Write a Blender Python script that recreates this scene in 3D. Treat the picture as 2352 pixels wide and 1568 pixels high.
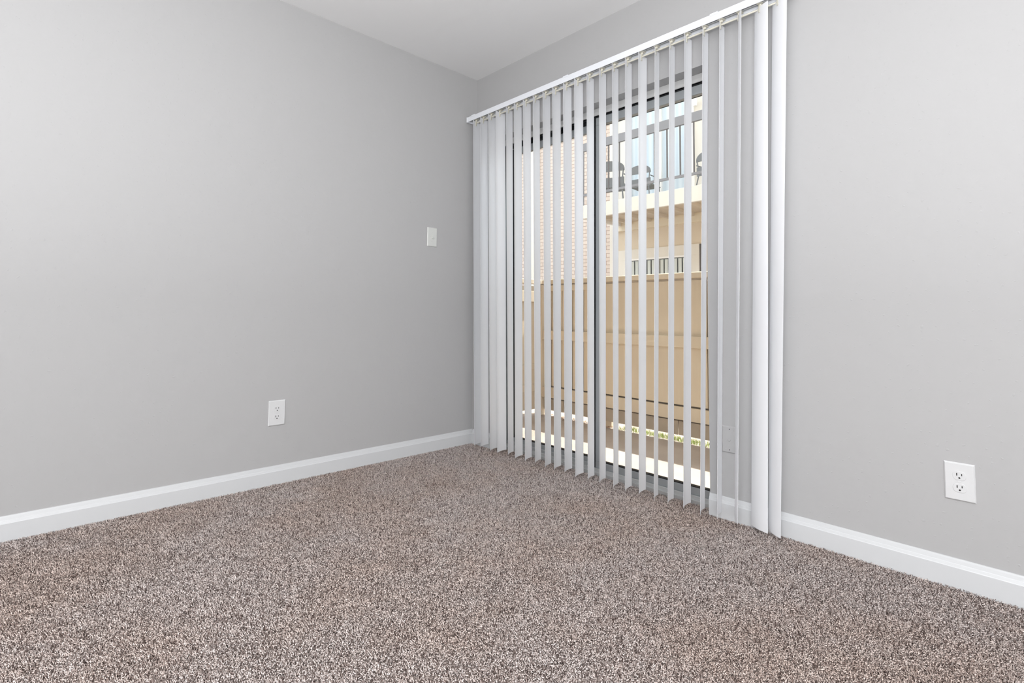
import bpy, math, random
import numpy as np
from mathutils import Matrix, Vector
random.seed(7); rng = np.random.default_rng(11)
for o in list(bpy.data.objects): bpy.data.objects.remove(o)
SC = bpy.context.scene; COL = SC.collection

# ---------------------------------------------------------------- camera
F_PX, PITCH, ROLL, YAW = 1194.4441, math.radians(3.4117), math.radians(0.6257), math.radians(-46.523)
CAM = Vector((2.7032, -2.2133, 0.8508)); PY_SHIFT = -137.05
cyw, syw, cp, sp = math.cos(YAW), math.sin(YAW), math.cos(PITCH), math.sin(PITCH)
fw = Vector((syw*cp, cyw*cp, sp)); rt = Vector((cyw, -syw, 0)); up = rt.cross(fw)
cr, sr = math.cos(ROLL), math.sin(ROLL)
r2 = cr*rt + sr*up; u2 = -sr*rt + cr*up
cd = bpy.data.cameras.new('camera'); cam = bpy.data.objects.new('camera', cd); COL.objects.link(cam)
cd.sensor_width = 36; cd.lens = F_PX*36/2352; cd.shift_y = PY_SHIFT/2352; cd.clip_start = 0.02
m = Matrix.Identity(4)
for i, v in enumerate((r2, u2, -fw)):
    for k in range(3): m[k][i] = v[k]
m.translation = CAM; cam.matrix_world = m
SC.camera = cam

# ---------------------------------------------------------------- world, sun, room lights, exposure
SC.view_settings.view_transform = 'Standard'; SC.view_settings.look = 'None'
SC.view_settings.gamma = 1; SC.view_settings.use_curve_mapping = False
SC.view_settings.exposure = 0.33
W = bpy.data.worlds.new('sky'); SC.world = W; W.use_nodes = True
wn = W.node_tree.nodes; wl = W.node_tree.links
bg = wn['Background']; bg.inputs['Strength'].default_value = 2.3
bg.inputs['Color'].default_value = (0.86, 0.93, 1.0, 1)

def light(name, kind, energy, color=(1, 1, 1)):
    ld = bpy.data.lights.new(name, kind); ld.energy = energy; ld.color = color
    o = bpy.data.objects.new(name, ld); COL.objects.link(o); return o, ld
sun, sl = light('sun', 'SUN', 7.0, (1.0, 0.98, 0.95)); sl.angle = math.radians(0.6)
SUN_DIR = Vector((0.45, 1.0, 2.45)).normalized()
sun.rotation_euler = SUN_DIR.to_track_quat('Z', 'Y').to_euler()
WARM = (0.985, 0.99, 1.0)
def area(name, power, sx, sy, loc, rot):
    o, ld = light(name, 'AREA', power, WARM); ld.shape = 'RECTANGLE'; ld.size = sx; ld.size_y = sy
    o.location = loc; o.rotation_euler = tuple(math.radians(a) for a in rot); return o
area('fill_rear', 12, 3.2, 1.9, (2.5, -4.1, 1.35), (90, 0, 0))        # added fill lamp behind the camera; that wall has no window
area('fill_side', 34, 2.8, 1.9, (4.5, -2.6, 1.35), (90, 0, 90))       # unseen fill lamp added by the right wall, which is closed
area('bounce_light', 106, 2.2, 1.8, (3.0, -3.05, 0.9), (180, 0, 0))        # light thrown at the ceiling behind the photographer
area('fill_key', 34, 1.6, 1.3, (3.4, -3.3, 1.35), (88, 0, 40))           # key lamp added behind the camera to brighten the blind vanes
area('fill_ceiling', 44, 1.2, 1.2, (2.9, -2.9, 2.40), (0, 0, 0))  # downward fill lamp added under the ceiling, no real fixture there

# ---------------------------------------------------------------- materials
def mat(name, col, rough=0.6, metal=0.0, spec=0.3):
    M = bpy.data.materials.new(name); M.use_nodes = True
    b = M.node_tree.nodes['Principled BSDF']
    b.inputs['Base Color'].default_value = (*col, 1); b.inputs['Roughness'].default_value = rough
    b.inputs['Metallic'].default_value = metal; b.inputs['Specular IOR Level'].default_value = spec
    return M
def N(M, t, **kw):
    n = M.node_tree.nodes.new(t)
    for k, v in kw.items():
        if k.startswith('i_'): n.inputs[k[2:].replace('_', ' ')].default_value = v
        else: setattr(n, k, v)
    return n
def L(M, a, b): M.node_tree.links.new(a, b)
def pos(M): return N(M, 'ShaderNodeNewGeometry').outputs['Position']
def ramp(M, src, stops):
    r = N(M, 'ShaderNodeValToRGB'); L(M, src, r.inputs[0]); e = r.color_ramp.elements
    while len(e) < len(stops): e.new(0.5)
    for x, (p, c) in zip(e, stops): x.position = p; x.color = (*c, 1) if len(c) == 3 else c
    return r.outputs[0]
def noise(M, scale, detail=2, src=None, rough=.5):
    n = N(M, 'ShaderNodeTexNoise'); n.inputs['Scale'].default_value = scale; n.inputs['Detail'].default_value = detail
    n.inputs['Roughness'].default_value = rough
    L(M, src if src is not None else pos(M), n.inputs['Vector']); return n.outputs['Fac']
def bump(M, h, strength=.3, dist=.002):
    b = N(M, 'ShaderNodeBump'); b.inputs['Strength'].default_value = strength; b.inputs['Distance'].default_value = dist
    L(M, h, b.inputs['Height']); L(M, b.outputs[0], M.node_tree.nodes['Principled BSDF'].inputs['Normal'])
def colr(M, sock): L(M, sock, M.node_tree.nodes['Principled BSDF'].inputs['Base Color'])
def varied(name, c1, c2, scale, rough=.7, bs=0, bscale=80, bdist=.002, spec=.25):
    M = mat(name, c1, rough, spec=spec); colr(M, ramp(M, noise(M, scale, 3), [(.3, c1), (.7, c2)]))
    if bs: bump(M, noise(M, bscale, 3), bs, bdist)
    return M

def wall_paint(name, col, texture=1.0):
    M = mat(name, col, .55, spec=.22)
    # knock-down texture: broad roller unevenness plus sparse raised flecks
    a = noise(M, 14, 2); b = noise(M, 75, 1)
    r = N(M, 'ShaderNodeMapRange', interpolation_type='SMOOTHSTEP'); r.inputs['From Min'].default_value = .66; r.inputs['From Max'].default_value = .78
    L(M, b, r.inputs['Value'])
    mu = N(M, 'ShaderNodeMath', operation='MULTIPLY_ADD'); L(M, r.outputs[0], mu.inputs[0]); mu.inputs[1].default_value = .35*texture; L(M, a, mu.inputs[2])
    bump(M, mu.outputs[0], .35, .0035)
    return M
M_WALL = wall_paint('wall_paint_grey', (.378, .3765, .378))
M_CEIL = wall_paint('ceiling_paint', (.76, .763, .765), .3)
M_BASE = mat('baseboard_white', (.53, .54, .55), .32, spec=.4)
M_PLATE = mat('plate_white', (.57, .575, .58), .28, spec=.5)
M_PLATE_IV = mat('switch_ivory', (.54, .55, .53), .3, spec=.5)
M_PAINTED = wall_paint('painted_plate_grey', (.39, .388, .39), 0)
M_SLOT = mat('slot_dark', (.02, .018, .018), .6)
M_SCREW = mat('screw_metal', (.55, .55, .55), .35, .6)
M_RAILW = mat('headrail_white', (.71, .73, .765), .3, spec=.5)
M_RECESS = mat('headrail_channel', (.25, .28, .33), .4, .5)
M_CLIP = mat('clip_ivory', (.62, .60, .52), .4, spec=.5)
M_VANE = mat('vane_pvc', (.945, .95, .96), .38, spec=.35)
b = M_VANE.node_tree.nodes['Principled BSDF']
tr = N(M_VANE, 'ShaderNodeBsdfTranslucent'); tr.inputs[0].default_value = (.92, .93, .95, 1)
mx = N(M_VANE, 'ShaderNodeMixShader'); mx.inputs[0].default_value = .5
L(M_VANE, b.outputs[0], mx.inputs[1]); L(M_VANE, tr.outputs[0], mx.inputs[2])
L(M_VANE, mx.outputs[0], M_VANE.node_tree.nodes['Material Output'].inputs['Surface'])
M_ALU = mat('aluminium_grey', (.36, .38, .39), .42, .55)
M_ALUL = mat('aluminium_light', (.52, .53, .53), .38, .6)
M_SEAL = mat('seal_black', (.012, .013, .015), .6)
M_FRAMEP = mat('frame_paint', (.50, .50, .495), .5)
M_GLASS = bpy.data.materials.new('pane_glass'); M_GLASS.use_nodes = True
gn = M_GLASS.node_tree.nodes; gn.remove(gn['Principled BSDF'])
t_ = gn.new('ShaderNodeBsdfTransparent'); t_.inputs[0].default_value = (.95, .96, .955, 1)
g_ = gn.new('ShaderNodeBsdfGlossy'); g_.inputs['Roughness'].default_value = .02; g_.inputs[0].default_value = (.8, .8, .8, 1)
f_ = gn.new('ShaderNodeFresnel'); f_.inputs[0].default_value = 1.3
x_ = gn.new('ShaderNodeMixShader'); L(M_GLASS, f_.outputs[0], x_.inputs[0]); L(M_GLASS, t_.outputs[0], x_.inputs[1]); L(M_GLASS, g_.outputs[0], x_.inputs[2])
L(M_GLASS, x_.outputs[0], gn['Material Output'].inputs[0])

M_FENCE = mat('fence_tan_paint', (.56, .44, .30), .7, spec=.2)
_n = noise(M_FENCE, 3.0, 4); _s = N(M_FENCE, 'ShaderNodeMapping'); _s.inputs['Scale'].default_value = (40, 40, 2.5); L(M_FENCE, pos(M_FENCE), _s.inputs['Vector'])
_g = noise(M_FENCE, 1, 3, _s.outputs[0])
_m = N(M_FENCE, 'ShaderNodeMath', operation='MULTIPLY_ADD'); L(M_FENCE, _g, _m.inputs[0]); _m.inputs[1].default_value = .5; L(M_FENCE, _n, _m.inputs[2])
colr(M_FENCE, ramp(M_FENCE, _m.outputs[0], [(.45, (.66, .56, .43)), (.95, (.74, .64, .50))])); bump(M_FENCE, _g, .3, .002)
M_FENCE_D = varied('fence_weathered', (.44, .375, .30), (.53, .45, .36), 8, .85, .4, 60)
M_CREAM = varied('cream_paint', (.72, .68, .61), (.77, .73, .66), 2.5, .7, .2, 40)
M_TAN = varied('tan_siding', (.68, .58, .45), (.72, .62, .49), 1.2, .75, .15, 60)
M_TANL = varied('tan_beam', (.78, .69, .53), (.82, .73, .57), 2, .75)
M_SOFFIT = varied('soffit_paint', (.60, .52, .42), (.68, .59, .47), 1.0, .8)
M_WHITE = varied('white_trim', (.84, .82, .78), (.90, .88, .85), 2, .6)
M_RAILG = mat('rail_grey', (.235, .235, .25), .5)
M_IRON = mat('iron_grey', (.13, .12, .12), .5)
M_CHAIR = mat('chair_grey', (.20, .21, .22), .5)
M_DOORB = mat('curtain_blue', (.60, .72, .83), .5)
_w = N(M_DOORB, 'ShaderNodeTexWave', wave_type='BANDS', bands_direction='X'); _w.inputs['Scale'].default_value = 2.6; _w.inputs['Distortion'].default_value = 1.5; _w.inputs['Detail'].default_value = 1
_mp = N(M_DOORB, 'ShaderNodeMapping'); _mp.inputs['Scale'].default_value = (1, 1, .05); L(M_DOORB, pos(M_DOORB), _mp.inputs['Vector']); L(M_DOORB, _mp.outputs[0], _w.inputs['Vector'])
colr(M_DOORB, ramp(M_DOORB, _w.outputs['Fac'], [(0, (.55, .64, .71)), (1, (.66, .73, .78))]))
M_BLINDG = mat('blind_pale', (.60, .63, .60), .6)
M_DARKGL = mat('dark_pane', (.20, .22, .22), .15, spec=.6)
M_BRICK = mat('brick_pink', (.6, .45, .36), .85, spec=.15)
_p = N(M_BRICK, 'ShaderNodeSeparateXYZ'); L(M_BRICK, pos(M_BRICK), _p.inputs[0])
_c = N(M_BRICK, 'ShaderNodeCombineXYZ'); _ad = N(M_BRICK, 'ShaderNodeMath', operation='ADD')
L(M_BRICK, _p.outputs[0], _ad.inputs[0]); L(M_BRICK, _p.outputs[1], _ad.inputs[1]); L(M_BRICK, _ad.outputs[0], _c.inputs[0]); L(M_BRICK, _p.outputs[2], _c.inputs[1])
_b = N(M_BRICK, 'ShaderNodeTexBrick'); L(M_BRICK, _c.outputs[0], _b.inputs['Vector'])
for k, v in {'Color1': (.70, .60, .53, 1), 'Color2': (.64, .53, .46, 1), 'Mortar': (.40, .31, .26, 1), 'Scale': 1.0, 'Mortar Size': .006, 'Mortar Smooth': .15, 'Bias': -.3, 'Brick Width': .203, 'Row Height': .0757}.items(): _b.inputs[k].default_value = v
colr(M_BRICK, _b.outputs['Color'])
_iv = N(M_BRICK, 'ShaderNodeMath', operation='SUBTRACT'); _iv.inputs[0].default_value = 1; L(M_BRICK, _b.outputs['Fac'], _iv.inputs[1]); bump(M_BRICK, _iv.outputs[0], .6, .006)
M_CONC = varied('patio_concrete', (.40, .33, .275), (.50, .42, .36), 3, .9, .4, 50)
M_MOSS = varied('grass_green', (.22, .30, .06), (.36, .42, .12), 30, .8)
M_LEAF = varied('leaf_brown', (.45, .25, .13), (.62, .45, .32), 40, .8)
M_EXTW = varied('exterior_paint', (.60, .52, .42), (.64, .56, .46), 2, .8)
M_ROOF = varied('roof_shingle', (.2, .18, .17), (.28, .25, .23), 10, .9)

# ---------------------------------------------------------------- mesh helpers
class MB:
    def __init__(s): s.v = []; s.f = []
    def add(s, vs, fs):
        k = len(s.v); s.v += [tuple(q) for q in vs]; s.f += [tuple(i+k for i in f) for f in fs]; return s
    def box(s, x0, x1, y0, y1, z0, z1):
        x0, x1 = sorted((x0, x1)); y0, y1 = sorted((y0, y1)); z0, z1 = sorted((z0, z1))
        return s.add([(x0, y0, z0), (x1, y0, z0), (x1, y1, z0), (x0, y1, z0), (x0, y0, z1), (x1, y0, z1), (x1, y1, z1), (x0, y1, z1)],
                     [(0, 3, 2, 1), (4, 5, 6, 7), (0, 1, 5, 4), (1, 2, 6, 5), (2, 3, 7, 6), (3, 0, 4, 7)])
    def prism(s, prof, origin, u, v, w, length):
        """closed profile (a,b) in axes u,v swept along w"""
        o, u, v, w = map(Vector, (origin, u, v, w)); n = len(prof)
        A = [o+u*a+v*b for a, b in prof]; B = [q+w*length for q in A]
        return s.add(A+B, [tuple(range(n))[::-1], tuple(range(n, 2*n))]+[(i, (i+1) % n, n+(i+1) % n, n+i) for i in range(n)])
    def cyl(s, c, axis, r, h, n=20, r2=None):
        c = Vector(c); a = Vector(axis).normalized(); t = a.orthogonal().normalized(); b_ = a.cross(t); r2 = r if r2 is None else r2
        P = [c+(t*math.cos(2*math.pi*i/n)+b_*math.sin(2*math.pi*i/n))*r for i in range(n)]
        Q = [c+a*h+(t*math.cos(2*math.pi*i/n)+b_*math.sin(2*math.pi*i/n))*r2 for i in range(n)]
        return s.add(P+Q, [tuple(range(n))[::-1], tuple(range(n, 2*n))]+[(i, (i+1) % n, n+(i+1) % n, n+i) for i in range(n)])
    def tube(s, pts, r, n=8):
        for a, b_ in zip(pts, pts[1:]): s.cyl(a, Vector(b_)-Vector(a), r, (Vector(b_)-Vector(a)).length, n)
        return s
    def build(s, name, M, parent=None, bevel=0, seg=2, smooth=False, loc=None):
        me = bpy.data.meshes.new(name); vs = s.v
        if loc: vs = [(q[0]-loc[0], q[1]-loc[1], q[2]-loc[2]) for q in vs]
        me.from_pydata(vs, [], s.f); me.materials.append(M)
        import bmesh
        bm = bmesh.new(); bm.from_mesh(me); bmesh.ops.recalc_face_normals(bm, faces=bm.faces); bm.to_mesh(me); bm.free()
        o = bpy.data.objects.new(name, me); COL.objects.link(o)
        if parent is not None:
            o.parent = parent; o.matrix_parent_inverse = Matrix.Identity(4)
            if parent.type == 'EMPTY' or parent.location.length:
                pl = Vector((0, 0, 0)); q = parent
                while q is not None: pl += q.location; q = q.parent
                o.location = -pl + (Vector(loc) if loc else Vector())
        elif loc: o.location = loc
        if smooth:
            for f in me.polygons: f.use_smooth = True
        if bevel:
            bv = o.modifiers.new('bevel', 'BEVEL'); bv.width = bevel; bv.segments = seg; bv.limit_method = 'ANGLE'; bv.harden_normals = False
        return o
def tag(o, label=None, cat=None, group=None, kind=None):
    if label: o['label'] = label
    if cat: o['category'] = cat
    if group: o['group'] = group
    if kind: o['kind'] = kind
    return o
def root(name, loc, label=None, cat=None, group=None, kind=None):
    o = bpy.data.objects.new(name, None); COL.objects.link(o); o.location = loc; o.empty_display_size = .1
    return tag(o, label, cat, group, kind)
def struct(o, label=None, cat=None): return tag(o, label, cat, None, 'structure')

# ---------------------------------------------------------------- room shell
RX, RY, H = 4.6, -4.2, 2.44
DX0, DX1, DH = .19, 1.630, 1.99          # door opening
WT = .20
mb = MB().box(-WT, 0, RY-WT, WT, -.05, H+.1)
struct(mb.build('wall_left', M_WALL), 'light grey painted wall carrying the switch, left of the corner', 'wall')
# door wall as one skin with an opening
mb = MB()
vx = [0, DX0, DX1, RX]; vz = [-.05, DH, H+.1]
def P(i, k, y): return (vx[i], y, vz[k])
mb.box(0, DX0, 0, WT, -.05, DH); mb.box(DX1, RX, 0, .065, -.05, DH); mb.box(DX1+.075, RX, .065, WT, -.05, DH); mb.box(0, RX, 0, WT, DH, H+.1)
struct(mb.build('wall_back', M_WALL), 'light grey painted wall around the sliding patio door', 'wall')
struct(MB().box(RX, RX+WT, RY-WT, WT, -.05, H+.1).build('wall_right', M_WALL), 'light grey painted wall on the right side of the room', 'wall')
struct(MB().box(0, RX, RY-WT, RY, -.05, H+.1).build('wall_front', M_WALL), 'light grey painted wall behind the viewer', 'wall')
struct(MB().box(0, RX, RY, 0, H, H+.1).build('ceiling', M_CEIL), 'plain pale grey painted ceiling', 'ceiling')
M_BACKING = varied('carpet_backing', (.10, .078, .07), (.15, .12, .105), 60, .95)
struct(MB().box(0, RX, RY, 0, -.05, -.010).box(DX0, DX1, 0, .17, -.05, -.0105).box(DX0, DX1+.075, .065, .17, -.05, -.0105).build('floor', M_BACKING), 'floor of the empty room under the carpet', 'floor')

prof = [(0, -.009), (.0130, -.009), (.0130, .058), (.0112, .0605), (.0088, .0680), (.0080, .0688), (.0074, .0700), (.0050, .0800), (.0034, .0845), (0, .0850)]
def baseboard(name, o, u, w, ln, lab):
    ob = MB().prism(prof, o, u, (0, 0, 1), w, ln).build(name, M_BASE); struct(ob, lab, 'baseboard'); return ob
baseboard('baseboard_left', (0, RY, 0), (1, 0, 0), (0, 1, 0), -RY, 'white moulded baseboard along the left wall')
mb = MB().prism(prof, (DX1, 0, 0), (0, -1, 0), (0, 0, 1), (1, 0, 0), RX-DX1).prism(prof, (.013, 0, 0), (0, -1, 0), (0, 0, 1), (1, 0, 0), DX0-.013)
struct(mb.build('baseboard_back', M_BASE), 'white moulded baseboard along the door wall', 'baseboard')
baseboard('baseboard_right', (RX, RY, 0), (-1, 0, 0), (0, 1, 0), -RY, 'white baseboard along the right wall')
baseboard('baseboard_front', (0, RY, 0), (0, 1, 0), (1, 0, 0), RX, 'white baseboard behind the viewer')

# ---------------------------------------------------------------- carpet pile (stuff): real yarn tufts
def carpet(x0, x1, y0, y1, dens, extra=()):
    n = int((x1-x0)*(y1-y0)*dens); s = 1/math.sqrt(dens)
    nx = int((x1-x0)/s); ny = int((y1-y0)/s)
    gx, gy = np.meshgrid(np.arange(nx), np.arange(ny)); n = gx.size
    X = x0+(gx.ravel()+.5+rng.uniform(-.55, .55, n))*s; Y = y0+(gy.ravel()+.5+rng.uniform(-.55, .55, n))*s
    for (a0, a1, b0, b1) in extra:                     # the strip that runs into the doorway
        k = int((a1-a0)*(b1-b0)*dens); X = np.concatenate([X, rng.uniform(a0, a1, k)]); Y = np.concatenate([Y, rng.uniform(b0, b1, k)])
    n = X.size
    # neighbouring tufts lean in loosely similar directions
    ph = np.zeros(n)
    for k in range(6):
        kx, ky = rng.normal(0, 70, 2); ph += 1.1*np.sin(kx*X+ky*Y+rng.uniform(0, 6.3))
    ang = ph+rng.normal(0, 1.1, n)
    ln = rng.uniform(.0055, .0095, n); lean = rng.uniform(.35, 1.3, n); w = rng.uniform(.00095, .0015, n)
    hgt = .0105*rng.uniform(.72, 1.0, n)
    dx, dy = np.cos(ang), np.sin(ang); curl = rng.normal(0, .35, n)
    c2, s2 = np.cos(ang+curl), np.sin(ang+curl)
    z0 = -.0105
    V = np.zeros((n, 7, 3)); tri = [0, 2.0944, 4.1888]
    for k, a in enumerate(tri):
        ca, sa = math.cos(a), math.sin(a)
        V[:, k, 0] = X+w*ca; V[:, k, 1] = Y+w*sa; V[:, k, 2] = z0
        mxx = X+dx*ln*.28*lean; myy = Y+dy*ln*.28*lean
        # ring tilted with the yarn
        V[:, 3+k, 0] = mxx+w*1.05*(-dy*ca)+w*.5*sa*dx; V[:, 3+k, 1] = myy+w*1.05*(dx*ca)+w*.5*sa*dy; V[:, 3+k, 2] = z0+hgt*.74+w*.8*sa
    V[:, 6, 0] = X+dx*ln*.28*lean+c2*ln*.62*lean; V[:, 6, 1] = Y+dy*ln*.28*lean+s2*ln*.62*lean; V[:, 6, 2] = z0+hgt
    lim = np.where((X > DX0) & (X < DX1), .056, -.002)[:, None]; V[:, :, 1] = np.minimum(V[:, :, 1], lim); V[:, :, 0] = np.maximum(V[:, :, 0], .002)
    quads = np.array([[0, 1, 4, 3], [1, 2, 5, 4], [2, 0, 3, 5]]); tris = np.array([[3, 4, 6], [4, 5, 6], [5, 3, 6]])
    base = (np.arange(n)*7)[:, None, None]
    li = np.concatenate([(quads[None]+base).reshape(n, -1), (tris[None]+base).reshape(n, -1)], 1).ravel()
    tot = np.tile([4, 4, 4, 3, 3, 3], n); st = np.concatenate([[0], np.cumsum(tot)[:-1]])
    me = bpy.data.meshes.new('carpet'); me.vertices.add(n*7); me.vertices.foreach_set('co', V.astype(np.float32).ravel())
    me.loops.add(li.size); me.loops.foreach_set('vertex_index', li.astype(np.int32))
    me.polygons.add(tot.size); me.polygons.foreach_set('loop_start', st.astype(np.int32))
    at = me.attributes.new('tone', 'FLOAT', 'POINT')
    tone = np.where(rng.random(n) < .29, rng.uniform(0, .3, n), rng.uniform(.38, 1, n)); at.data.foreach_set('value', np.repeat(tone, 7).astype(np.float32))
    me.update(calc_edges=True)
    o = bpy.data.objects.new('carpet', me); COL.objects.link(o); return o
M_CARP = mat('carpet_yarn', (.5, .42, .38), .85, spec=.15)
at = N(M_CARP, 'ShaderNodeAttribute', attribute_name='tone')
cA = ramp(M_CARP, at.outputs['Fac'], [(0.0, (.15, .11, .10)), (.27, (.38, .305, .28)), (.42, (.82, .722, .675)), (1.0, (.96, .885, .85))])
nz = noise(M_CARP, 1.5, 3); n2 = noise(M_CARP, 7, 2)
mm = N(M_CARP, 'ShaderNodeMath', operation='MULTIPLY_ADD'); L(M_CARP, n2, mm.inputs[0]); mm.inputs[1].default_value = .35; L(M_CARP, nz, mm.inputs[2])
cB = ramp(M_CARP, mm.outputs[0], [(.55, (.96, .89, .85)), (.80, (1.0, .985, .99))])
mxc = N(M_CARP, 'ShaderNodeMix', data_type='RGBA', blend_type='MULTIPLY'); mxc.inputs[0].default_value = 1
L(M_CARP, cA, mxc.inputs[6]); L(M_CARP, cB, mxc.inputs[7]); colr(M_CARP, mxc.outputs[2])
cp_ = carpet(.0135, 3.4, -2.55, -.0135, 66000, [(DX0+.001, DX1-.001, -.0135, .055)]); cp_.data.materials.append(M_CARP)
tag(cp_, 'speckled beige and brown cut pile carpet covering the room floor', 'carpet', None, 'stuff')

# ---------------------------------------------------------------- sliding patio door
door = root('door_1', ((DX0+DX1)/2, .06, 0), 'grey aluminium sliding glass patio door behind the vertical blind', 'door', None, 'structure')
fr = MB()
fr.box(DX0, DX0+.035, .035, .14, .0, 1.955); fr.box(DX1+.045, DX1+.075, .035, .14, .0, 1.955)
fr.build('door_frame', M_ALU, door, .002)
hd = MB().box(DX0, DX1, .036, .060, 1.950, DH).box(DX0, DX1, .031, .060, 1.950, 1.968).box(DX0, DX1+.045, .06, .155, 1.962, DH)
hd.build('head_casing', M_FRAMEP, door, .0015)
ht = MB().box(DX0, DX1+.045, .048, .053, 1.944, 1.955).box(DX0, DX1+.045, .078, .082, 1.935, 1.965).box(DX0, DX1+.045, .104, .108, 1.91, 1.965)
ht.build('head_track', M_SEAL, door)
th = MB().box(DX0, DX1, .021, .036, -.012, .012).box(DX0, DX1+.045, .036, .046, -.012, .026).box(DX0, DX1+.045, .076, .084, -.012, .034).box(DX0, DX1+.045, .046, .15, -.012, .010).box(DX0, DX1, .13, .155, -.16, .018)
th.build('threshold', M_ALUL, door, .0015)
def sash(name, x0, x1, y, ls, rs, lab, zt=1.944, th=.028, zb=.059):
    g = MB().box(x0, x1, y, y+th, .016, zb).box(x0, x1, y, y+th, zt-.044, zt).box(x0, x0+ls, y, y+th, zb, zt-.044).box(x1-rs, x1, y, y+th, zb, zt-.044)
    s_ = g.build(name, M_ALU, door, .002); s_['label'] = lab
    MB().box(x0+ls-.004, x1-rs+.004, y+th*.45, y+th*.55, zb-.004, zt-.040).build('glass_pane', M_GLASS, s_)
    sl_ = MB(); a, b_, c, d = x0+ls, x1-rs, zb, zt-.044; t = .004
    sl_.box(a, b_, y+.001, y+th-.001, c, c+t).box(a, a+t, y+.001, y+th-.001, c, d).box(b_-t, b_, y+.001, y+th-.001, c, d)
    sl_.build('glazing_gasket', M_SEAL, s_)
    return s_
sash('sliding_panel', .947, DX1+.045, .050, .040, .030, 'grey framed inner glass panel on the right')
sash('fixed_panel', DX0+.035, .965, .086, .030, .040, 'grey framed outer glass panel on the left', 1.935)
MB().box(.9340, .947, .048, .0865, .016, 1.944).build('weather_strip', M_SEAL, door)
hl = MB().box(1.652, 1.668, .036, .050, .93, .945).box(1.652, 1.668, .036, .050, 1.085, 1.10).box(1.652, 1.668, .031, .038, .93, 1.10)
hl.build('door_handle', M_ALU, door, .002)
MB().box(DX0, DX0+.036, .032, .035, .035, 1.945).box(DX0+.036, DX0+.066, .083, .086, .035, 1.93).build('jamb_seal', M_SEAL, door)
door.location.y += .035

# ---------------------------------------------------------------- vertical blind
blind = root('vertical_blind', (1.0, -.07, 2.119), 'white vertical blind with curved plastic vanes hanging in front of the patio door', 'blind')
YR = -.07; RX0, RX1 = .012, 2.035
rail = MB().prism([(-.024, 0), (-.024, .032), (.024, .032), (.024, 0), (.0195, 0), (.0195, .027), (-.0195, .027), (-.0195, 0)], (RX0, YR, 2.119), (0, 1, 0), (0, 0, 1), (1, 0, 0), RX1-RX0)
rail = rail.build('headrail', M_RAILW, blind, .0012)
MB().box(RX0+.01, RX1-.01, YR-.019, YR+.019, 2.136, 2.1455).build('channel_recess', M_RECESS, rail)
for x in (RX0, RX1-.003): MB().box(x-.002, x+.004, YR-.026, YR+.026, 2.117, 2.153).build('end_cap', M_RAILW, rail, .001)
for x in (.06, .86, 1.70): MB().box(x, x+.035, YR-.027, 0.0, 2.151, 2.1535).box(x, x+.035, YR-.0265, YR-.0245, 2.144, 2.1535).build('mounting_bracket', M_RAILW, blind, .0005)
MB().cyl((RX0+.02, YR, 2.127), (1, 0, 0), .0035, RX1-RX0-.04, 10).build('tilt_rod', M_ALUL, blind)
MB().box(.08, 1.975, YR+.004, YR+.0085, 2.1015, 2.108).build('spacer_chain', M_CLIP, blind)
VANES = [(0.084, -17.0, 0.142, -21.0), (0.158, -17.0, 0.208, -16.0), (0.235, -16.5, 0.292, -20.0), (0.317, -6, 0.367, -10), (0.398, -20.0, 0.445, -25.5), (0.474, -14.5, 0.513, -16.0), (0.551, -13.5, 0.59, -20.0), (0.629, -17.5, 0.666, -22.5), (0.71, -14.0, 0.742, -21.0), (0.787, -10.0, 0.811, -17.0), (0.867, -9.0, 0.887, -14.5), (0.947, -7.5, 0.961, -11.5), (1.026, -13.0, 1.036, -16.5), (1.106, -13.5, 1.108, -17.5), (1.185, -15.0, 1.187, -20.0), (1.264, -13.0, 1.258, -14.0), (1.345, -6.0, 1.334, -12.0), (1.424, -18.0, 1.406, -20.0), (1.502, -13.5, 1.479, -13.5), (1.582, -7.5, 1.557, -8.0), (1.664, -11.5, 1.627, -15.5), (1.739, -12.5, 1.70, -14.5), (1.817, -27, 1.772, -27), (1.902, -54.0, 1.86, -62.0), (1.973, -54.5, 1.915, -48.0)]
HV, BOW, TV = .0445, .0075, .0009
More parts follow.
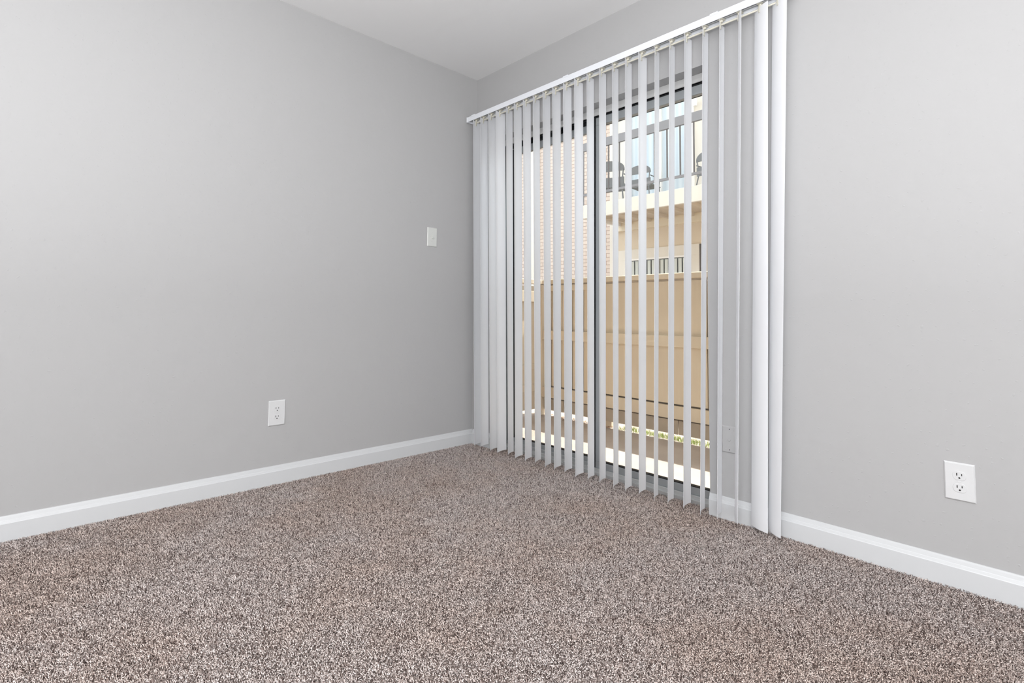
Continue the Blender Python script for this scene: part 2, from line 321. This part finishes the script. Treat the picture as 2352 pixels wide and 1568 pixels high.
for i, (xt, at_, xb, ab) in enumerate(VANES):
    mb = MB(); nz_, nw = 9, 10; zb = .024+.004*math.sin(i*2.1); zt = 2.110
    if i >= 23: zb = .018
    pts = []
    for side in (0, 1):
        for a in range(nz_+1):
            f = a/nz_; z = zb+(zt-zb)*f; cx = xb+(xt-xb)*f; an = math.radians(ab+(at_-ab)*f)
            e = Vector((math.sin(an), math.cos(an), 0)); nn = Vector((-math.cos(an), math.sin(an), 0))
            for b_ in range(nw+1):
                u = -1+2*b_/nw
                q = Vector((cx, YR, z))+e*HV*u+nn*(BOW*(1-u*u)-BOW*.45+TV*side)
                pts.append(q)
    R_ = nw+1; S = (nz_+1)*R_; fs = []
    for a in range(nz_):
        for b_ in range(nw):
            k = a*R_+b_; fs.append((k, k+1, k+R_+1, k+R_)); fs.append((S+k, S+k+R_, S+k+R_+1, S+k+1))
    for a in range(nz_):
        k = a*R_; fs.append((k, k+R_, S+k+R_, S+k)); k += nw; fs.append((k, S+k, S+k+R_, k+R_))
    for b_ in range(nw):
        fs.append((b_, S+b_, S+b_+1, b_+1)); k = nz_*R_+b_; fs.append((k, k+1, S+k+1, S+k))
    mb.add(pts, fs)
    v_ = mb.build('vane', M_VANE, blind, smooth=True)
    es = v_.modifiers.new('edges', 'EDGE_SPLIT'); es.split_angle = math.radians(40)
    if i == 23: v_['label'] = 'vane turned almost flat, next to the last one'
    if i == 24: v_['label'] = 'last vane turned flat against the wall'
    an = math.radians(at_); e = Vector((math.sin(an), math.cos(an), 0)); nn = Vector((-math.cos(an), math.sin(an), 0))
    cc = Vector((xt, YR, 0)); ck = MB()
    def obox(c, eu, en, z0, z1, hu, hn):
        c = Vector(c); P_ = [c+eu*su*hu+en*sn*hn for su, sn in ((-1, -1), (1, -1), (1, 1), (-1, 1))]
        ck.add([(q.x, q.y, z0) for q in P_]+[(q.x, q.y, z1) for q in P_], [(0, 3, 2, 1), (4, 5, 6, 7), (0, 1, 5, 4), (1, 2, 6, 5), (2, 3, 7, 6), (3, 0, 4, 7)])
    off = BOW*.55
    obox(cc+nn*(off-.0016), e, nn, 2.082, 2.112, .0055, .0011); obox(cc+nn*(off+.0028), e, nn, 2.086, 2.112, .0045, .0009)
    obox(cc, e, nn, 2.111, 2.119, .004, .004+off*.5); ck.cyl((xt, YR, 2.112), (0, 0, 1), .0035, .026, 10)
    ck.box(xt-.010, xt+.010, YR-.0165, YR+.0165, 2.1215, 2.1345)
    ck.build('carrier_clip', M_CLIP, v_)

# ---------------------------------------------------------------- wall plates
def frame_for(wall, c):
    """local (a across, b up, d out of wall) -> world"""
    if wall == 'left': return lambda a, b_, d: (d, c[1]+a, c[2]+b_)
    return lambda a, b_, d: (c[0]+a, -d, c[2]+b_)
def pbox(mb, F, a0, a1, b0, b1, d0, d1):
    p0, p1 = F(a0, b0, d0), F(a1, b1, d1); return mb.box(p0[0], p1[0], p0[1], p1[1], p0[2], p1[2])
def dirs(wall): return ((1, 0, 0) if wall == 'left' else (0, -1, 0))
def plate(F, w, h, M, parent, d=.0055):
    mb = MB(); i_ = .0035
    A = [F(-w/2, -h/2, 0), F(w/2, -h/2, 0), F(w/2, h/2, 0), F(-w/2, h/2, 0)]
    B = [F(-w/2, -h/2, .0018), F(w/2, -h/2, .0018), F(w/2, h/2, .0018), F(-w/2, h/2, .0018)]
    C_ = [F(-w/2+i_, -h/2+i_, d), F(w/2-i_, -h/2+i_, d), F(w/2-i_, h/2-i_, d), F(-w/2+i_, h/2-i_, d)]
    fs = [(0, 3, 2, 1), (8, 9, 10, 11)]
    for k in (0, 4):
        for j in range(4): fs.append((k+j, k+(j+1) % 4, k+4+(j+1) % 4, k+4+j))
    mb.add(A+B+C_, fs); return mb.build('cover_plate', M, parent, .0006)
def outlet(wall, c, w, h, label, s=1.0):
    t = root('electrical_outlet', (c[0], c[1], c[2]), label, 'outlet'); F = frame_for(wall, c); D = dirs(wall)
    plate(F, w, h, M_PLATE, t)
    for sg in (1, -1):
        o_ = sg*.0195*s; mb = MB(); n = 24; R0 = .0172*s; pr = []
        for k in range(n):
            a = 2*math.pi*k/n; x = R0*math.cos(a); z = max(-.0138*s, min(.0138*s, R0*math.sin(a))); pr.append((x, z))
        A = [F(x, z+o_, .005) for x, z in pr]; B = [F(x, z+o_, .0066) for x, z in pr]
        mb.add(A+B, [tuple(range(n))[::-1], tuple(range(n, 2*n))]+[(i, (i+1) % n, n+(i+1) % n, n+i) for i in range(n)])
        r_ = mb.build('socket_face', M_PLATE, t, .0004)
        sl_ = MB(); pbox(sl_, F, -.0075*s, -.0049*s, o_-.0002, o_+.0082*s, .0062, .0069); pbox(sl_, F, .0049*s, .0072*s, o_+.0008, o_+.0076*s, .0062, .0069)
        gc = F(0, o_-.0066*s, .0062); sl_.cyl(gc, D, .0027*s, .0007, 14); sl_.build('slot', M_SLOT, r_)
    sc = MB().cyl(F(0, 0, .005), D, .0034*s, .0014, 16).build('screw', M_PLATE, t, .0003)
    return t
outlet('left', (0, -1.2535, .342), .081, .1235, 'white duplex outlet low on the left wall', 1.02)
outlet('back', (2.4615, 0, .3275), .077, .1195, 'white duplex outlet low on the door wall, right of the blind', .98)
# toggle switch
c = (0, -.3475, 1.3195); F = frame_for('left', c)
t = root('light_switch', c, 'ivory white toggle light switch on the left wall near the corner', 'light switch')
plate(F, .073, .1205, M_PLATE_IV, t)
mb = MB(); pbox(mb, F, -.0050, .0050, -.0125, .0125, .005, .0064); sf = mb.build('toggle_surround', M_PLATE_IV, t, .0004)
mb = MB(); A = [F(-.004, -.007, .005), F(.004, -.007, .005), F(.004, .006, .005), F(-.004, .006, .005), F(-.0033, -.0125, .0165), F(.0033, -.0125, .0165), F(.0033, -.006, .0185), F(-.0033, -.006, .0185)]
mb.add(A, [(0, 3, 2, 1), (4, 5, 6, 7), (0, 1, 5, 4), (1, 2, 6, 5), (2, 3, 7, 6), (3, 0, 4, 7)]); mb.build('toggle', M_PLATE_IV, t, .0008)
for z in (.0302, -.0302): MB().cyl(F(0, z, .005), (1, 0, 0), .0033, .0014, 14).build('screw', M_PLATE_IV, t, .0003)
# painted-over cable plate
c = (1.7235, 0, .3262); F = frame_for('back', c)
t = root('cable_plate', c, 'wall coloured cable plate low on the wall behind the blind vanes', 'wall plate')
plate(F, .073, .1115, M_PAINTED, t)
MB().cyl(F(-.004, -.002, .005), (0, -1, 0), .0062, .004, 18, .005).build('jack', M_PAINTED, t, .0008)
for z in (.043, -.0425): MB().cyl(F(-.003, z, .0048), (0, -1, 0), .0021, .0010, 12).build('screw_hole', M_SLOT, t)
for a, z in ((.015, .040), (-.018, -.043)): MB().cyl(F(a, z, .0048), (0, -1, 0), .0038, .0013, 12, .0028).build('painted_bump', M_PAINTED, t, .0004)

# ================================================================ outdoors
GZ = -.16
struct(MB().box(-9, 9, .20, 14, GZ-.1, GZ).build('patio_slab', M_CONC), 'brown grey concrete patio ground outside the door', 'patio')
# own building: wall above and an unseen slab added to keep sun out of the room
struct(MB().box(-6, DX0, WT, WT+.02, GZ, 2.6).box(DX1+.075, 8, WT, WT+.02, GZ, 2.6).box(-6, 8, WT, WT+.02, 2.05, 5.5).build('outer_wall_skin', M_EXTW), 'tan outside face of the house wall', 'wall')
struct(MB().box(-6, 8, WT+.02, 1.28, 2.66, 2.86).build('sun_block_slab', M_CREAM), 'unseen cream balcony slab added over the patio to keep sun out of the room', 'balcony')

# fence facing the door
def fence_boards(mb, x0, x1, w, y0, y1, z0, z1, gap=.004, axis='x', j=.0):
    x = x0; k = 0
    while x < x1-1e-4:
        xe = min(x+w, x1); off = (.0015 if k % 2 else -.0015)+j*random.uniform(-1, 1)
        if axis == 'x': mb.box(x+gap/2, xe-gap/2, y0+off, y1+off, z0, z1)
        else: mb.box(y0+off, y1+off, x+gap/2, xe-gap/2, z0, z1)
        x = xe; k += 1
    return mb
FY = 1.65
fe = root('privacy_fence', (.8, FY, GZ), 'tan painted wooden privacy fence facing the patio door', 'fence')
cap = MB().box(-.93, 3.6, FY-.03, FY+.09, 1.140, 1.188).build('cap_rail', M_FENCE, fe, .006, 1)
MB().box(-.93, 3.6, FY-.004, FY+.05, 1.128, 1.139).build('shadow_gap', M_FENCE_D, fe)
MB().box(-.93, -.22, FY-.018, FY+.02, 1.072, 1.128).build('upper_rail', M_FENCE, fe, .002)
MB().box(-.93, 3.6, FY-.035, FY+.003, .590, .680).build('middle_rail', M_FENCE, fe, .003)
MB().box(-.93, 3.6, FY-.035, FY+.003, .022, .122).build('lower_rail', M_FENCE, fe, .003)
mb = MB(); fence_boards(mb, -.93, -.17, .135, FY+.004, FY+.02, .134, 1.126, .010)
mb.build('picket_boards', M_FENCE, fe, .0015, 1)
mb = MB(); xs_ = [-.17, .10, .82, 1.60, 2.4, 3.6]
for a, b_ in zip(xs_, xs_[1:]): mb.box(a+.004, b_-.004, FY+.004, FY+.02, .134, 1.126)
mb.build('panel_boards', M_FENCE, fe, .0015, 1)
mb = MB(); fence_boards(mb, -.93, 3.6, .30, FY+.004, FY+.02, -.105, .006, .006)
mb.build('kick_boards', M_FENCE_D, fe, .0015, 1)
MB().box(-.93, 3.6, FY+.0205, FY+.026, -.02, 1.12).build('gap_shade_sheet', varied('gap_shade_dark', (.17, .135, .10), (.23, .185, .14), 8, .9), fe)  # added sheet: shade in the gaps as dark colour, also stops sunlight behind
for x in (-.18, 1.5, 3.3): MB().box(x, x+.09, FY+.028, FY+.11, GZ, 1.13).build('post', M_FENCE, fe)
# return fence on the left
FX = -.93
fl = root('side_fence', (FX, .95, GZ), 'tan slatted side fence closing the left end of the patio', 'fence')
mb = MB(); fence_boards(mb, .20, FY-.04, .14, FX-.02, FX-.004, -.10, 1.12, .006, 'y'); mb.build('picket_boards', M_FENCE, fl, .0015, 1)
MB().box(FX-.03, FX+.04, .2, FY+.02, 1.14, 1.188).build('cap_rail', M_FENCE, fl, .005, 1)
for z0, z1 in ((.962, 1.07), (.30, .345), (.085, .15)): MB().box(FX-.003, FX+.03, .2, FY-.04, z0, z1).build('side_rail', M_FENCE, fl, .003)
MB().box(FX-.045, FX+.045, FY-.045, FY+.045, GZ, 1.135).build('post', M_FENCE, fl, .004)
# litter and grass at the foot
mb = MB()
for k in range(150):
    x = random.uniform(-.85, -.05); y = FY-.02+random.gauss(0, .025)+random.uniform(0, .03); a = random.uniform(0, 6.3); s = random.uniform(.006, .016); h = random.uniform(0, .012)
    ca, sa = math.cos(a)*s, math.sin(a)*s
    mb.add([(x-ca, y-sa, GZ+.002+h), (x+sa*.5, y-ca*.5, GZ+.008+h), (x+ca, y+sa, GZ+.003+h), (x-sa*.5, y+ca*.5, GZ+.004+h), (x, y, GZ+.001+h)], [(0, 1, 2), (0, 2, 3), (0, 4, 2)])
tag(mb.build('leaf_litter', M_LEAF), 'small dry leaves scattered at the foot of the fence', 'leaves', None, 'stuff')
mb = MB()
for k in range(2600):
    x = random.uniform(0.0, 2.6); y = random.uniform(FY+.0, FY+.12); a = random.uniform(0, 6.3); h = random.uniform(.012, .045); w_ = .002
    ca, sa = math.cos(a)*w_, math.sin(a)*w_; dx_, dy_ = random.gauss(0, .012), random.gauss(0, .012)
    mb.add([(x-ca, y-sa, GZ), (x+ca, y+sa, GZ), (x+dx_, y+dy_, GZ+h), (x+sa, y-ca, GZ)], [(0, 1, 2), (1, 3, 2), (3, 0, 2)])
tag(mb.build('grass_strip', M_MOSS), 'thin strip of green grass growing under the fence', 'grass', None, 'stuff')

# ---------------------------------------------------------------- opposite building
BY, WY = 5.0, 6.2
bd = root('apartment_building', (-2.0, WY, GZ), 'two storey cream and pink brick apartment building beyond the fence', 'building')
MB().box(-10, -3.34, WY, WY+.25, GZ, 6.2).build('brick_wall', M_BRICK, bd)
MB().box(-3.34, -3.24, WY-.05, WY+.2, GZ, 6.2).build('corner_trim', M_CREAM, bd)
MB().box(-3.24, 3, WY, WY+.25, GZ, 2.6).build('lower_wall', M_TAN, bd)
uw = MB().box(-3.24, -2.95, WY, WY+.25, 2.6, 6.2).box(-1.58, 3, WY, WY+.25, 2.6, 6.2).box(-2.95, -1.58, WY, WY+.25, 4.95, 6.2); uw.build('upper_wall', M_CREAM, bd)
# downspout-like white pilaster on the brick
MB().box(-5.60, -5.34, WY-.12, WY, GZ, 6.2).build('white_pilaster', M_CREAM, bd, .01)
# balcony
SX0, SX1 = -3.12, 2.6
MB().box(SX0, SX1, BY, BY+.06, 2.53, 2.77).build('balcony_fascia', M_CREAM, bd, .006)
MB().box(SX0, SX1, BY+.06, WY, 2.60, 2.64).build('balcony_floor', M_SOFFIT, bd)
jm = 0
for x in np.arange(SX0+.25, SX1, .42):
    MB().box(x, x+.045, BY+.06, WY, 2.545, 2.60).build('joist', M_SOFFIT, bd)
MB().box(SX0, SX0+.05, BY+.06, WY, 2.53, 2.77).build('balcony_side_fascia', M_WHITE, bd, .004)
MB().box(-3.24, SX1, WY-.07, WY, 2.44, 2.60).build('ledger_beam', M_TANL, bd, .004)
MB().box(-3.24, -1.58, WY-.06, WY, 2.50, 2.66).build('ledger_cap', M_SOFFIT, bd)
rl = MB().box(SX0, SX1, BY, BY+.045, 3.745, 3.89).build('balcony_handrail', M_RAILG, bd, .004)
MB().box(SX0, SX1, BY+.01, BY+.035, 2.935, 2.975).build('bottom_rail', M_RAILG, rl)
mb = MB()
x = -2.994
while x < SX1: mb.box(x-.009, x+.009, BY+.013, BY+.031, 2.975, 3.745); x += .222
mb.build('balusters', M_IRON, rl)
for x in (SX0+.02, .2, 1.8): MB().box(x-.012, x+.012, BY+.01, BY+.034, 2.77, 3.745).build('rail_post', M_RAILG, rl)
# upper sliding door with pale curtain
ud = MB().box(-2.95, -2.89, WY-.03, WY+.06, 2.77, 4.95).box(-1.64, -1.58, WY-.03, WY+.06, 2.77, 4.95).box(-2.95, -1.58, WY-.03, WY+.06, 4.87, 4.95).box(-2.29, -2.23, WY-.02, WY+.05, 2.77, 4.87).box(-2.95, -1.58, WY-.02, WY+.06, 2.72, 2.82)
ud = ud.build('upper_door_frame', M_WHITE, bd, .003)
MB().box(-2.89, -1.64, WY+.03, WY+.035, 2.8, 4.87).build('door_curtain', M_DOORB, ud)
MB().box(-1.73, -1.70, WY-.06, WY-.03, 3.7, 4.0).build('door_pull', M_WHITE, ud)
# lower window with blinds
wf = MB().box(-3.16, -1.50, WY-.05, WY, 1.875, 2.065).box(-3.16, -2.90, WY-.05, WY, .9, 1.875).box(-1.66, -1.50, WY-.05, WY, .9, 1.875).box(-3.16, -1.50, WY-.05, WY, .9, 1.02)
wf = wf.build('window_surround', M_CREAM, bd, .004)
MB().box(-2.90, -1.66, WY-.012, WY-.002, 1.02, 1.875).build('window_glass', M_DARKGL, wf)
MB().box(-2.91, -2.885, WY-.065, WY-.01, 1.02, 1.86).box(-1.675, -1.655, WY-.065, WY-.01, 1.02, 1.86).box(-2.91, -1.655, WY-.065, WY-.01, 1.855, 1.885).box(-2.31, -2.27, WY-.06, WY-.01, 1.02, 1.86).build('window_frame', M_WHITE, wf, .002)
mb = MB(); x = -2.86
while x < -1.72:
    mb.box(x, x+.062, WY-.034, WY-.030, 1.03, 1.84); x += .088
mb.build('window_blind', M_BLINDG, wf)
MB().box(-1.50, -1.455, WY-.03, WY-.01, .5, 2.06).build('drain_pipe', M_IRON, bd)
MB().box(-1.30, -1.0, WY-.06, WY, 1.62, 1.98).build('utility_box', M_CREAM, bd, .01)
MB().box(-10.3, 3.2, BY-.2, WY+2.5, 6.2, 6.35).build('roof', M_ROOF, bd)
MB().box(-3.24, SX1, BY, WY, 5.9, 6.2).build('upper_soffit', M_CREAM, bd)
MB().cyl((-1.52, WY-.10, 4.45), (0, 0, 1), .03, .12, 14, .05).build('wall_lamp', M_WHITE, bd)

# patio chairs on the balcony
def chair(x, y, rot, k, lab):
    z0 = 2.64; t = root('balcony_chair', (x, y, z0), lab, 'chair', 'metal chairs on the opposite balcony'); t.rotation_euler = (0, 0, rot); t.scale = (k, k, k)
    def put(mb, n, bev=.003):
        o = mb.build(n, M_CHAIR, None, bev, smooth=False); o.parent = t; return o
    n = 14; w = .25; prf = [(-w, .66)]+[(-w*math.cos(math.pi*k/n), .70+.135*math.sin(math.pi*k/n)) for k in range(n+1)]+[(w, .66)]
    mb = MB(); mb.prism(prf, (0, -.24, 0), (1, 0, 0), (0, 0, 1), (0, 1, 0), .018); put(mb, 'backrest')
    mb = MB(); mb.box(-.24, .24, -.22, .24, .43, .455); mb.box(-.245, .245, -.235, -.22, .395, .56); put(mb, 'seat')
    for sx in (-1, 1):
        mb = MB(); mb.tube([(sx*.235, -.24, .70), (sx*.20, -.22, .45), (sx*.26, -.30, 0)], .011); put(mb, 'leg', 0)
        mb = MB(); mb.tube([(sx*.215, .22, .45), (sx*.25, .28, 0)], .011); put(mb, 'leg', 0)
        mb = MB(); mb.tube([(sx*.245, -.235, .60), (sx*.255, .0, .60), (sx*.255, .16, .58), (sx*.23, .18, .45)], .010); put(mb, 'armrest', 0)
    return t
# the back of each chair faces the photographer
chair(-2.10, 5.42, math.radians(6), .84, 'grey metal chair with a round topped back in the middle of the balcony')
chair(-.84, 5.42, math.radians(-12), .84, 'grey metal chair at the right end of the visible balcony')
chair(-2.78, 5.48, math.radians(20), 1.08, 'grey metal chair beside the brick wall on the balcony')
